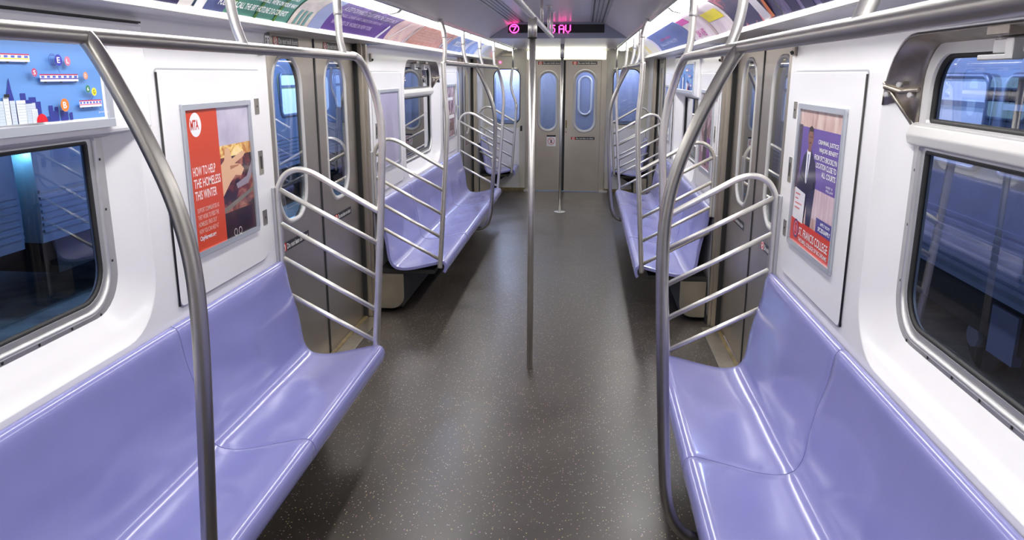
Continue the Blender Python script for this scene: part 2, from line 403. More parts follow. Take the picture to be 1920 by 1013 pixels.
# ------------------------------------------------------------------ windows
win_no = [0]
def window(s, yc, poster, where):
    win_no[0] += 1
    w = thing('window_%d' % win_no[0], (s*XG, yc, .95), where, 'window', kind='structure')
    G0, G1 = yc-.665, yc+.665
    x = s*1.318
    outer = rrect(yc-.748, yc+.748, .978, 1.885, .15, 8)
    lo = rrect(G0, G1, 1.035, 1.570, (.12, .12, .012, .012), 8); up = rrect(G0, G1, 1.650, 1.845, (.012, .012, .10, .10), 8)
    mb = MB(); mb.holed(outer, [lo, up], lambda y, z: (x, y, z), 'alum')
    for lp in (lo, up):
        mb.sheet([[(x, y, z) for y, z in lp], [(s*1.345, y, z) for y, z in lp]], 'alum', True, True)
    # raised ridge round the lower light
    rid = rrect(G0-.030, G1+.030, 1.005, 1.585, (.14, .14, .02, .02), 8)
    mb.tube([(x, y, z) for y, z in rid], .010, 'alum', 8, closed=True)
    for k in range(9):
        yy = yc-.62+k*.155
        mb.box((s*1.3165, yy-.004, .984), (s*1.319, yy+.004, .992), 'dark')
    for zz in (1.15, 1.33, 1.50):
        for yy in (yc-.72, yc+.72): mb.box((s*1.3165, yy-.004, zz), (s*1.319, yy+.004, zz+.008), 'dark')
    mb.build('window_frame', w)
    mb = MB()
    for lp in (rrect(G0+.004, G1-.004, 1.039, 1.566, (.116, .116, .012, .012), 8), rrect(G0+.004, G1-.004, 1.654, 1.841, (.012, .012, .096, .096), 8)):
        mb.tube([(s*1.326, y, z) for y, z in lp], .009, 'rubber', 8, closed=True)
    mb.build('gasket', w)
    for lp in (lo, up):
        mb = MB(); mb.poly([(s*1.330, y, z) for y, z in lp], 'glass'); mb.build('glass_pane', w)
    mb = MB(); mb.prism([(0, 1.575), (.024, 1.585), (.030, 1.612), (.020, 1.640), (0, 1.650)], lambda d, z: (x-s*d, yc-.75, z), lambda d, z: (x-s*d, yc+.75, z), 'frame_white')
    mb.build('transom_bar', w, bevel=.004)
    if poster: return w
    mb = MB()
    hp = rrect(G0-.045, G1+.045, 1.640, 1.882, (.01, .01, .13, .13), 8)
    mb.holed(hp, [up], lambda y, z: (s*1.308, y, z), 'frame_white')
    mb.sheet([[(s*1.308, y, z) for y, z in hp], [(s*1.319, y, z) for y, z in hp]], 'frame_white', True, True)
    mb.sheet([[(s*1.308, y, z) for y, z in up], [(s*1.332, y, z) for y, z in up]], 'frame_white', True, True)
    sash = mb.build('hopper_sash', w)
    # brushed steel side and head plates of the tilting sash
    mb = MB(); rows = []
    for t, dx in RECESS:
        lp = recess(yc, t, .007); zl = 1.735-.105*t
        arc = lp[18:36]
        rows.append([(s*(XW+dx), lp[17][0], zl)]+[(s*(XW+dx), y, z) for y, z in arc]+[(s*(XW+dx), lp[35][0], zl)])
    mb.sheet(rows, 'hinge_steel', True)
    shroud = mb.build('hopper_shroud', w, solid=.003)
    for sg in (-1, 1):
        mb = MB()
        mb.tube([(s*1.238, yc+sg*.828, 1.752), (s*1.272, yc+sg*.79, 1.737), (s*1.306, yc+sg*.735, 1.745)], .008, 'hinge_steel', 8)
        for k in (0, 1, 2):
            c = Vector((s*(1.246+.024*k), yc+sg*(.81-.03*k), 1.728+.03*(k % 2)))
            mb.tube([c, c+Vector((-s*.012, -sg*.006, 0))], .008, 'alum', 8)
        mb.tube([(s*1.238, yc+sg*.834, 1.765), (s*1.310, yc+sg*.765, 1.640)], .006, 'hinge_steel', 8)
        mb.build('hinge_arm', shroud)
    for yy in (yc+.215, yc-.215):
        mb = MB()
        mb.box((s*1.286, yy-.070, 1.838), (s*1.309, yy+.070, 1.872), 'alum')
        mb.box((s*1.262, yy-.068, 1.822), (s*1.292, yy-.036, 1.872), 'alum')
        mb.box((s*1.270, yy-.036, 1.822), (s*1.292, yy+.110, 1.836), 'alum')
        mb.box((s*1.240, yy-.085, 1.876), (s*1.275, yy+.015, 1.900), 'hinge_steel')
        mb.build('latch', sash, bevel=.003)
    return w
window(-1, 1.775, True, 'nearest window on the left wall, its top half behind a blue poster')
window(1, 1.775, False, 'nearest window on the right wall, tilting upper sash with steel hinge plates')
window(-1, 7.565, False, 'left window in the middle of the car above the farther bench')
window(1, 7.565, True, 'right window in the middle of the car below a blue poster')

def skyline(p):
    """blue transit poster: skyline, trains and lettered balloons"""
    p.rect(0, 0, 1, 1, art_blue, 6, 2)
    p.rect(0, 0, 1, .025, 'paper'); p.rect(.988, 0, 1, 1, 'paper'); p.rect(0, 0, .008, 1, 'paper')
    navy = ink(52, 62, 150); wht = ink(226, 232, 236); wht2 = ink(205, 216, 226); grid = ink(170, 186, 205)
    C = lambda u: (u*1.43-.075)/1.28
    for u0, u1, h in ((.10,.13,.36),(.16,.18,.52),(.30,.335,.50),(.36,.40,.42),(.47,.505,.62),(.60,.618,.34),(.677,.692,.38),(.692,.70,.30),(.700,.719,.33),(.719,.731,.275),(.745,.752,.09),(.753,.765,.22),(.765,.771,.15),(.770,.781,.20),(.786,.798,.15),(.798,.810,.13),(.815,.824,.12)):
        p.rect(C(u0), .025, C(u1), h, navy)
    p.shape([(C(.638), .32), (C(.645), .44), (C(.652), .56), (C(.655), .42), (C(.659), .30), (C(.663), .03), (C(.640), .03)], navy)
    for u0, u1, h, c in ((.18,.24,.55,wht2),(.40,.46,.50,wht),(.60,.628,.30,wht2),(.628,.642,.345,wht),(.643,.657,.30,wht2),(.659,.684,.30,wht),(.683,.710,.265,wht2),(.697,.713,.19,wht)):
        p.rect(C(u0), .025, C(u1), h, c)
        for k in range(1, 8):
            p.rect(C(u0)+.002, .03+(h-.04)*k/8, C(u1)-.002, .033+(h-.04)*k/8, grid)
    p.rect(C(.628), .34, C(.642), .375, 'black'); p.rect(C(.683), .262, C(.700), .28, navy)
    p.disc(C(.722), .03, .018, ink(225, 30, 45), 28, up=True)
    def train(u, v, w, c):
        u = C(u); w = w*1.43/1.28
        p.rect(u, v, u+w, v+.085, ink(232, 236, 246)); p.rect(u, v+.075, u+w, v+.09, ink(190, 60, 90)); p.rect(u, v+.028, u+w, v+.040, c)
        n = 7
        for k in range(n): p.rect(u+w*(k+.2)/n, v+.045, u+w*(k+.75)/n, v+.07, ink(90, 110, 200))
        for k in range(3): p.rect(u+w*(.08+.4*k), v-.014, u+w*(.14+.4*k), v, 'black')
    train(.585, .74, .125, ink(235, 215, 60)); train(.731, .51, .118, ink(90, 70, 170)); train(.841, .175, .077, ink(215, 120, 150)); train(.25, .66, .16, ink(90, 70, 170))
    def ball(u, v, r, c, ch, col=None):
        u = C(u); p.disc(u, v, r, ink(*c)); p.text(ch, u-r*.42, v-r*2.8, u+r*.42, v+r*2.8, col or 'paper', .02)
    ball(.789, .77, .0125, (60, 60, 175), 'E'); ball(.817, .76, .0105, (205, 120, 150), 'L'); ball(.713, .62, .0088, (190, 90, 130), 'S')
    ball(.790, .22, .0145, (240, 130, 50), 'B'); ball(.870, .58, .0085, (240, 150, 110), 'D')
    ball(.872, .41, .0085, (60, 130, 90), '6'); ball(.892, .37, .0095, (235, 225, 60), 'G', 'black')
    for k in (-1, 0, 1):
        p.ring(C(.770)+.003*k, .77, .0135-.0025*abs(k), .0009, navy)
    p.line((C(.781), .68), (C(.787), .615), .0006, navy); p.line((C(.887), .32), (C(.880), .27), .0006, navy)
    p.text('James Tsay', C(.899), .085, C(.935), .115, 'paper')
art_blue = art('print_sky', [(0, srgb(88, 135, 205)), (.5, srgb(104, 152, 218)), (1, srgb(130, 172, 228))], 1.2, (.4, .4, 1.2)) and 'print_sky'
def header_poster(s, yc, where, cat_label):
    c = MB(); c.box((s*1.222, yc-.905, 1.597), (s*1.262, yc+.905, 1.952), 'white')
    h = c.build('window_header_cover', None, bevel=.012)
    mb = MB(); mb.box((s*1.2235, yc-.90, 1.952), (s*1.240, yc+.90, 1.958), 'rubber'); mb.build('gasket', h)  # dark strip added for the black of the open gap above the cover
    tag(h, 'white boxed cover filling the top of the %s' % where, 'cover')
    t = thing('transit_poster', (s*1.222, yc, 1.62), cat_label, 'poster')
    y0, y1, z0, z1 = yc-.640, yc+.640, 1.645, 1.875
    mb = MB(); x = s*1.2215
    for a, b in (((x, y0-.022, z0-.026), (x-s*.014, y1+.022, z0)), ((x, y0-.022, z1), (x-s*.010, y1+.022, z1+.014)), ((x, y0-.026, z0), (x-s*.010, y0, z1)), ((x, y1, z0), (x-s*.010, y1+.026, z1))):
        mb.box(a, b, 'poster_frame')
    for yy in (y0-.012, y1+.012): mb.box((x-s*.0100, yy-.004, 1.80), (x-s*.0115, yy+.004, 1.808), 'dark')
    mb.build('frame', t, bevel=.003)
    p = Print((x-s*.002, y0 if s < 0 else y1, z0), (0, -s, 0), (0, 0, 1), (-s, 0, 0), y1-y0, z1-z0)
    skyline(p); p.build('print', t)
header_poster(-1, 1.775, 'nearest left window', 'blue skyline poster with trains and lettered balloons over the nearest left window')
header_poster(1, 7.565, 'right window in the middle of the car', 'blue skyline poster over the right window beyond the nearer doorway')

# ------------------------------------------------------------------ access panels with square posters
art('print_kitchen', [(0, srgb(24, 14, 20)), (.42, srgb(52, 28, 38)), (.54, srgb(120, 56, 52)), (.64, srgb(170, 110, 90)), (.78, srgb(120, 110, 125)), (1, srgb(200, 195, 205))], 9, (1, 1, 1.6), distort=.6)
art('print_dark', [(0, srgb(18, 12, 18)), (.55, srgb(46, 24, 32)), (1, srgb(110, 55, 60))], 10, distort=.5)
art('print_steam', [(0, srgb(150, 140, 165)), (.5, srgb(195, 188, 208)), (1, srgb(230, 226, 236))], 6, distort=.4)
art('print_flame', [(0, srgb(70, 50, 55)), (.4, srgb(190, 120, 60)), (.55, srgb(250, 215, 130)), (1, srgb(255, 245, 220))], 14, (1, 1, 1.6), distort=.8)
art('print_stone', [(0, srgb(150, 122, 135)), (.5, srgb(205, 178, 188)), (1, srgb(238, 222, 226))], 20, (1, 3, .35))
art('print_hall', [(0, srgb(125, 85, 80)), (.5, srgb(205, 175, 168)), (1, srgb(240, 228, 224))], 9, (1, 2, .8))
art('print_mauve', [(0, srgb(150, 145, 170)), (.5, srgb(178, 172, 198)), (1, srgb(200, 196, 216))], 3, (1, 1, .6))
art('print_brown', [(0, srgb(70, 42, 48)), (.45, srgb(130, 92, 100)), (.6, srgb(190, 170, 178)), (1, srgb(225, 215, 222))], 8, distort=.5)
art('print_people', [(0, srgb(60, 70, 110)), (.42, srgb(150, 165, 205)), (.55, srgb(232, 226, 232)), (.7, srgb(235, 150, 90)), (1, srgb(240, 235, 238))], 6, distort=.5)

def p_homeless(p):
    p.rect(0, 0, 1, 1, 'print_kitchen', 4, 4)
    p.rect(.47, .70, 1, 1, 'print_steam'); p.rect(.47, .62, 1, .71, 'print_flame')
    p.shape([(.47, .33), (.60, .42), (.70, .47), (.80, .455), (.86, .50), (.80, .545), (.70, .56), (.86, .60), (.90, .63), (.84, .645), (.66, .60), (.62, .69), (.555, .68), (.53, .60), (.47, .57)], ink(226, 178, 140))
    p.shape([(.62, .52), (.76, .535), (.78, .545), (.62, .55)], ink(180, 120, 92))
    p.shape([(.70, .40), (.90, .44), (1, .55), (1, .46), (.92, .38), (.72, .36)], ink(150, 140, 150))
    p.rect(.47, 0, 1, .20, 'print_dark'); p.shape([(.47, .20), (1, .31), (1, .34), (.47, .24)], ink(120, 112, 100))
    p.rect(0, 0, .47, 1, ink(206, 70, 38))
    p.disc(.145, .89, .082, 'paper'); p.text('MTA', .075, .855, .19, .925, ink(200, 60, 40), .03)
    w = ink(252, 228, 222)
    for k, tx in enumerate(('HOW TO HELP', 'THE HOMELESS', 'THIS WINTER')):
        p.text(tx, .05, .535-.085*k, (.38, .445, .37)[k], .60-.085*k, w, .012)
    for k, tx in enumerate(('SUPPORT COMMUNITIES AS', 'THEY WORK TO FEED THE', 'HOMELESS. FIND OUT', 'HOW YOU CAN HELP AT')):
        p.text(tx, .06, .275-.05*k, (.385, .37, .33, .35)[k], .308-.05*k, ink(240, 190, 175), .008)
    p.text('CityHarvest.org', .06, .065, .30, .108, 'paper', .02)
    p.ring(.62, .03, .03, .008, ink(180, 170, 170)); p.ring(.70, .03, .03, .008, ink(180, 170, 170))
def p_college(p):
    p.rect(0, 0, 1, 1, 'print_hall', 2, 2)
    p.rect(.45, .25, 1, .46, 'print_stone')
    p.rect(.05, .46, 1, .87, ink(104, 82, 160)); p.rect(0, .40, .08, .88, ink(70, 52, 70))
    # standing man in a navy suit, white shirt, arms folded
    p.shape([(.03, .20), (.10, .52), (.17, .66), (.27, .72), (.36, .71), (.47, .63), (.52, .50), (.50, .36), (.47, .14), (.36, .14), (.34, .32), (.30, .16), (.14, .14)], ink(38, 34, 72))
    p.shape([(.245, .71), (.34, .71), (.33, .62), (.27, .40), (.245, .55)], 'paper'); p.shape([(.275, .68), (.30, .68), (.295, .50), (.275, .46)], ink(120, 130, 180))
    p.disc(.305, .80, .068, ink(140, 96, 84)); p.rect(.265, .70, .34, .78, ink(130, 88, 78))
    p.shape([(.24, .82), (.255, .87), (.305, .885), (.355, .87), (.37, .82), (.355, .845), (.26, .845)], ink(50, 34, 32))
    for k in (.278, .330): p.disc(k, .805, .008, 'black', 10)
    p.rect(.290, .760, .325, .765, ink(90, 50, 48))
    p.shape([(.08, .47), (.30, .40), (.48, .45), (.47, .50), (.30, .46), (.12, .52)], ink(30, 26, 60))
    w = 'paper'
    for k, tx in enumerate(('CRIMINAL JUSTICE', 'MAJORS BENEFIT', "FROM SFC'S BROOKLYN", 'LOCATION CLOSE TO', 'ALL COURTS')):
        p.text(tx, (.50, .54, .44, .49, .64)[k], .765-.052*k, .94, .803-.052*k, w, .02)
    p.text("ANDRE '18", .76, .50, .90, .517, w); p.text('PRE-LAW', .77, .475, .92, .492, w)
    p.rect(0, 0, 1, .175, ink(208, 52, 34))
    p.rect(.62, .175, 1, .275, ink(70, 62, 140)); p.text('APPLY NOW!', .72, .235, .93, .258, w, .01); p.text('SFC.EDU/APPLY', .68, .192, .95, .222, w, .03)
    p.shape([(.02, .175), (.30, .165), (.31, .39), (.04, .41)], ink(228, 226, 232))
    for k in range(4): p.rect(.06, .36-.035*k, (.18, .14, .24, .2)[k], .372-.035*k, ink(206, 120, 120))
    p.disc(.145, .105, .07, ink(90, 60, 110)); p.disc(.145, .105, .055, ink(225, 120, 130)); p.text('S', .115, .06, .175, .15, ink(190, 40, 60), .03)
    p.text('ST. FRANCIS COLLEGE', .235, .075, .93, .135, w, .01)
    p.text('THE SMALL COLLEGE OF BIG DREAMS', .235, .028, .93, .058, w, .012)
def p_mauve(p):
    p.rect(0, 0, 1, 1, 'print_mauve', 2, 2)
    p.shape([(.2, 0), (.34, .35), (.42, .62), (.56, .70), (.66, .55), (.74, .2), (.8, 0)], ink(168, 162, 190)); p.disc(.5, .78, .09, ink(172, 166, 192))
def p_brown(p):
    p.rect(0, 0, 1, 1, 'print_brown', 2, 2); p.rect(.08, .36, .92, .43, 'paper'); p.rect(.1, .72, .8, .78, 'paper'); p.rect(.1, .12, .9, .28, ink(90, 50, 56))
def p_people(p):
    p.rect(0, 0, 1, 1, 'print_people', 2, 2); p.rect(0, .82, 1, 1, ink(120, 140, 200)); p.rect(.08, .1, .92, .22, 'paper')
def p_court(p):
    p.rect(0, 0, 1, 1, 'print_brown', 2, 2); p.rect(0, 0, 1, .2, ink(150, 110, 130)); p.rect(.55, .1, .95, .42, ink(120, 70, 140))
    p.shape([(.3, .05), (.36, .5), (.48, .62), (.60, .5), (.64, .05)], ink(50, 36, 44)); p.disc(.48, .72, .08, ink(130, 80, 60))

def access_panel(s, yc, sg, fn, plabel, where):
    """sg = +1 for the far side of the window, -1 for the near side"""
    a, b = sorted((yc+sg*.985, yc+sg*1.895))
    door_at = b if sg > 0 else a
    t = thing('access_panel', (s*XW, (a+b)/2, .90), 'white hinged wall panel %s' % where, 'wall panel')
    rad = (.03, .12, .01, .01) if sg > 0 else (.12, .03, .01, .01)
    lp = rrect(a, b, .905, 1.797, rad, 6)
    mb = MB(); mb.prism(lp, lambda y, z: (s*1.2395, y, z), lambda y, z: (s*1.231, y, z), 'white'); mb.build('panel', t, bevel=.003)
    mb = MB(); lp2 = rrect(a-.008, b+.008, .897, 1.805, tuple(q+.008 for q in rad), 6)
    mb.prism(lp2, lambda y, z: (s*1.2398, y, z), lambda y, z: (s*1.2375, y, z), 'bracket'); mb.build('panel_edge', t)
    mb = MB()
    mb.tube([(s*1.236, (a if sg > 0 else b)-sg*.002, .91), (s*1.236, (a if sg > 0 else b)-sg*.002, 1.79)], .005, 'dark', 6)
    mb.build('hinge', t)  # dark line on the hinge edge, draws in the panel's shadow
    for i, zz in enumerate((1.636, 1.373, 1.107)):
        yy = door_at-sg*.062; hh = (.036, .056, .036)[i]
        mb = MB(); mb.box((s*1.231, yy-.024, zz-hh), (s*1.2285, yy+.024, zz+hh), 'steel_dirty')
        if i == 1: mb.box((s*1.2287, yy-.010, zz-.030), (s*1.2278, yy+.010, zz+.030), 'dark')
        else: mb.tube([(s*1.2285, yy, zz), (s*1.2272, yy, zz)], .005, 'dark', 8)
        mb.build('lock_plate', t)
    q = thing('square_poster', (s*1.231, (a+b)/2, 1.06), plabel, 'poster')
    p0, p1 = sorted((yc+sg*1.118, yc+sg*1.742)); z0, z1 = 1.062, 1.672; x = s*1.231
    mb = MB()
    for c, d in (((x, p0, z0), (x-s*.012, p1, z0+.022)), ((x, p0, z1-.022), (x-s*.012, p1, z1)), ((x, p0, z0+.022), (x-s*.012, p0+.022, z1-.022)), ((x, p1-.022, z0+.022), (x-s*.012, p1, z1-.022))):
        mb.box(c, d, 'poster_frame')
    mb.build('frame', q, bevel=.003)
    W = p1-p0-.044
    pr = Print((x-s*.002, p0+.022 if s < 0 else p1-.022, z0+.022), (0, -s, 0), (0, 0, 1), (-s, 0, 0), W, z1-z0-.044)
    fn(pr); pr.build('print', q)
access_panel(-1, 1.775, 1, p_homeless, 'square orange and photo poster about helping the homeless this winter', 'on the left between nearest window and doorway')
access_panel(1, 1.775, 1, p_college, 'square purple and red college poster with a man in a navy suit', 'on the right between nearest window and doorway')
access_panel(-1, 7.565, -1, p_mauve, 'square pale mauve poster on the left just beyond the nearer doorway', 'on the left just beyond the nearer doorway')
access_panel(-1, 7.565, 1, p_brown, 'square brown poster on the left just before the far doorway', 'on the left just before the far doorway')
access_panel(1, 7.565, -1, p_court, 'square brown and violet poster on the right just beyond the nearer doorway', 'on the right just beyond the nearer doorway')
access_panel(1, 7.565, 1, p_people, 'square white and orange poster on the right just before the far doorway', 'on the right just before the far doorway')

# small door-control fittings above the panels
for s, yy, where in ((-1, 3.70, 'left wall before the nearer doorway'), (1, 3.71, 'right wall before the nearer doorway'), (-1, 5.66, 'left wall past the nearer doorway'), (1, 5.66, 'right wall past the nearer doorway')):
    mb = MB(); mb.box((s*1.2395, yy-.018, 1.868), (s*1.225, yy+.018, 1.925), 'hinge_steel'); mb.tube([(s*1.225, yy, 1.885), (s*1.215, yy, 1.878)], .009, 'dark', 10)
    tag(mb.build('key_switch', bevel=.002), 'small steel key switch high on the %s' % where, 'switch', 'key switches')

# ------------------------------------------------------------------ benches
SEATP = [(1.238, .800), (1.238, .845), (1.229, .859), (1.214, .857), (1.201, .843), (1.193, .812), (1.180, .725), (1.155, .630), (1.139, .545), (1.129, .460), (1.118, .415), (1.096, .383), (1.060, .368),
         (1.010, .366), (.950, .375), (.865, .395), (.775, .417), (.738, .424), (.712, .417), (.699, .398), (.696, .372), (.703, .345), (.712, .330)]
def seat_shell(s, y0, y1, root, rise0, rise1):
    """one moulded section; shallow double dish so each place reads"""
    P = smooth_path([(p[0], 0, p[1]) for p in SEATP], 3)
    ys = []
    n = max(6, int((y1-y0)/.045))
    for i in range(n+1): ys.append(y0+(y1-y0)*i/n)
    nseat = max(1, round((y1-y0)/.52)); rows = []
    for y in ys:
        u = (y-y0)/(y1-y0); ph = abs(math.sin(PI*u*nseat))
        row = []
        for p in P:
            x, z = p.x, p.z
            kz = math.exp(-((x-.93)/.11)**2) if z < .45 else 0
            kb = math.exp(-((z-.57)/.10)**2) if z > .45 else 0
            row.append((s*(x+.012*kb*ph**.8-.0), y, z-.008*kz*ph**.8))
        rows.append(row)
    # underside, 18 mm below
    mb = MB(); mb.sheet(rows, 'seat', True)
    o = mb.build('seat_shell', root)
    q = o.modifiers.new('s', 'SOLIDIFY'); q.thickness = .022; q.offset = -1 if s > 0 else -1; q.use_rim = True
    b = o.modifiers.new('b', 'BEVEL'); b.width = .005; b.segments = 2; b.limit_method = 'ANGLE'; b.angle_limit = math.radians(50)
    return o
def bench(s, y0, y1, cuts, label, name='bench_seat'):
    t = thing(name, (s*1.0, (y0+y1)/2, 0), label, 'bench', )
    e = [y0]+cuts+[y1]
    for i in range(len(e)-1):
        seat_shell(s, e[i]+(.0022 if i else 0), e[i+1]-(.0022 if i < len(e)-2 else 0), t, 0, 0)
    mb = MB(); mb.box((s*1.05, y0+.03, .05), (s*1.222, y1-.03, .315), 'dark')
    mb.box((s*.80, y0+.03, .315), (s*1.222, y1-.03, .345), 'dark')
    mb.build('heater_box', t)
    for ye, d in ((y0+.015, -1), (y1-.015, 1)):
        lp = rrect(1.035, 1.222, .04, .312, (.10, .004, .004, .004), 6)
        mb = MB(); mb.prism(lp, lambda x, z: (s*x, ye, z), lambda x, z: (s*x, ye+d*.006, z), 'steel_dirty'); mb.build('end_plate', t)
    for yy in ([.5*(y0+y1)] if y1-y0 < 1 else [y0+.6, y0+1.9, y1-.6]):
        lp = [(1.05, .30), (.76, .375), (.745, .355), (1.05, .17)]
        mb = MB(); mb.prism(lp, lambda x, z: (s*x, yy-.02, z), lambda x, z: (s*x, yy+.02, z), 'dark'); mb.build('bracket', t)
    return t
bench(-1, -.18, 3.735, [.885, 2.66], 'long lavender plastic bench along the left wall nearest the camera')
bench(1, -.18, 3.735, [.885, 2.66], 'long lavender plastic bench along the right wall nearest the camera')
bench(-1, 5.605, 9.52, [6.68, 8.455], 'long lavender plastic bench on the left past the nearer doorway')
bench(1, 5.605, 9.52, [6.68, 8.455], 'long lavender plastic bench on the right past the nearer doorway')
bench(-1, 11.42, 12.12, [], 'short lavender corner seat at the far end on the left', 'corner_seat')
bench(1, 11.42, 12.12, [], 'short lavender corner seat at the far end on the right', 'corner_seat')

# ------------------------------------------------------------------ windscreens, handrails, poles
R0 = .0185
def windscreen(s, y, top, label):
    t = thing('windscreen', (s*.98, y, .40), label, 'grab bars', 'windscreens at the bench ends')
    if top == 'bend':      # rail turns down into the post
        pts = [(.745, y-.22, 1.862), (.742, y-.17, 1.862), (.735, y-.105, 1.843), (.718, y-.045, 1.780), (.694, y-.010, 1.680), (.677, y, 1.560), (.673, y, 1.45)]
    elif top == 'end':     # far bay: post jogs outward under the hanger
        pts = [(.735, y, 1.866), (.748, y, 1.78), (.757, y, 1.63), (.735, y, 1.52), (.692, y, 1.405), (.680, y, 1.30)]
    else:
        pts = [(.694, y, 1.866), (.692, y, 1.78), (.688, y, 1.66), (.680, y, 1.55), (.675, y, 1.45)]
    pts += [(.679, y, 1.36), (.694, y, 1.10), (.709, y, .90), (.724, y, .69), (.742, y, .46), (.748, y, .375)]
    mb = MB(); mb.tube([(s*p[0], p[1], p[2]) for p in smooth_path(pts, 5)], R0, 'bar', 16); mb.build('front_post', t)
    mb = MB(); mb.tube([(s*p[0], p[1], p[2]) for p in smooth_path([(1.216, y, .80), (1.216, y, 1.0), (1.216, y, 1.18), (1.205, y, 1.245), (1.168, y, 1.300), (1.105, y, 1.324), (1.035, y, 1.309), (.94, y, 1.256), (.83, y, 1.193), (.700, y, 1.119)], 6)], .0150, 'bar', 12)
    mb.build('hoop', t)
    for (za, zb, xb) in ((1.226, .955, .708), (1.050, .780, .720), (.872, .608, .734), (.690, .438, .745)):
        mb = MB(); mb.tube([(s*1.213, y, za), (s*xb, y, zb)], .0128, 'bar', 12); mb.build('crossbar', t)
    mb = MB(); mb.box((s*1.226, y-.022, .80), (s*1.240, y+.022, 1.235), 'bracket'); mb.build('wall_bracket', t, bevel=.004)
for s in (-1, 1):
    nm = SIDE[s]
    windscreen(s, 3.75, 'bend', 'steel windscreen of slanted bars at the far end of the nearest %s bench' % nm)
    windscreen(s, 5.59, 'post', 'steel windscreen of slanted bars past the nearer doorway on the %s' % nm)
    windscreen(s, 9.535, 'bend', 'steel windscreen of slanted bars before the far doorway on the %s' % nm)
    windscreen(s, 11.38, 'end', 'steel windscreen of slanted bars by the %s far corner seat' % nm)

def curved_pole(mb, s, y):
    pts = [(.742, 1.862), (.722, 1.835), (.685, 1.765), (.628, 1.640), (.582, 1.515), (.557, 1.39), (.552, 1.25), (.560, 1.05), (.574, .82), (.588, .60), (.600, .46), (.620, .375), (.655, .318), (.705, .292), (.78, .288)]
    mb.tube([(s*p[0], y, p[2]) for p in smooth_path([(a, 0, b) for a, b in pts], 5)], .0195, 'rail', 16)
def handrail(s, ya, yb, hangers, ypole, label, near_post):
    t = thing('handrail', (s*.742, (ya+yb)/2, 1.862), label, 'handrail')
    path = [(.742, ya, 1.862), (.742, yb, 1.862)]
    if near_post:
        path = [(.694, ya, 1.862), (.715, ya+.5, 1.862), (.735, ya+1.2, 1.862), (.742, ya+2.0, 1.862), (.742, yb, 1.862)]
    mb = MB(); mb.tube([(s*p[0], p[1], p[2]) for p in smooth_path(path, 4)], .0180, 'rail', 16); mb.build('overhead_rail', t)
    for i, y in enumerate(hangers):
        x0 = .742
        if near_post: x0 = .694+.048*min(1, (y-ya)/2.0)
        if near_post and i == 0:
            pts = [(x0, 1.866), (x0-.008, 1.95), (x0-.004, 2.06), (x0+.022, 2.152)]
        elif i == len(hangers)-1:
            pts = [(x0, 1.866), (x0+.014, 1.93), (x0+.018, 2.04), (x0+.018, 2.150)]
        else:
            pts = [(x0, 1.866), (x0+.020, 1.925), (x0+.032, 1.99), (x0+.034, 2.06), (x0+.034, 2.150)]
        P = [(s*p.x, y, p.z) for p in smooth_path([(a, 0, b) for a, b in pts], 5)]
        mb = MB(); mb.tube(P, .0155, 'bar', 14); hg = mb.build('hanger', t)
        q = [p for p in P if p[2] > 2.035]
        mb = MB(); mb.tube([(q[0][0], y, 2.03)]+q, .0185, 'bar', 14); mb.build('sleeve', hg)
    if ypole is not None:
        mb = MB(); curved_pole(mb, s, ypole); mb.build('curved_pole', t)
    return t
handrail(-1, -.2, 3.56, [.35, 1.30, 2.40, 3.42], 1.61, 'overhead steel handrail along the nearest left bench with one curved pole', False)
handrail(1, -.2, 3.56, [.30, 1.36, 2.54, 3.58], 2.34, 'overhead steel handrail along the nearest right bench with one curved pole', False)
handrail(-1, 5.61, 9.345, [5.62, 6.95, 8.15, 9.25], 7.57, 'overhead steel handrail above the farther left bench', True)
handrail(1, 5.61, 9.345, [5.62, 6.95, 8.05, 9.20], 8.20, 'overhead steel handrail above the farther right bench', True)
for s in (-1, 1):
    t = thing('handrail', (s*.735, 11.8, 1.86), 'short overhead handrail running to the end wall above the %s corner seat' % SIDE[s], 'handrail')
    mb = MB(); mb.tube([(s*.735, 11.37, 1.862), (s*.735, YE-.004, 1.862)], .016, 'bar', 12); mb.build('overhead_rail', t)
    mb = MB(); mb.tube([(s*.735, 11.38, 1.866), (s*.725, 11.38, 2.152)], .0155, 'bar', 12); mb.build('hanger', t)

for y, lab in ((4.573, 'straight steel floor pole on the centre line nearest the camera'), (10.28, 'straight steel floor pole on the centre line near the far doors')):
    t = thing('floor_pole', (0, y, 0), lab, 'pole', 'centre poles')
    top = 2.095 if y < 6 else 2.158
    mb = MB(); mb.tube([(0, y, .002), (0, y, top)], .0185, 'bar', 18); pl = mb.build('pole', t)
    mb = MB(); mb.tube([(0, y, 1.985), (0, y, top)], .0255, 'bar', 18); mb.tube([(0, y, 1.980), (0, y, 1.986)], .0265, 'dark', 18); mb.build('sleeve', pl)
    if y > 6:
        mb = MB(); mb.tube([(0, y, .001), (0, y, .006)], .075, 'bar', 24); mb.build('floor_flange', t)
t = thing('ceiling_grab_bar', (0, 4.5, 2.1), 'long steel grab bar hung below the middle of the ceiling', 'grab bar')
mb = MB(); mb.tube([(0, .8, 2.103), (0, 7.15, 2.103)], .0175, 'bar', 16); mb.build('bar', t)
for y in (1.6, 3.3, 5.5, 6.5, 7.05):
    mb = MB(); mb.tube([(0, y, 2.103), (0, y, 2.314)], .0115, 'bar', 10); mb.tube([(0, y, 2.300), (0, y, 2.315)], .025, 'bar', 14); mb.build('hanger', t)

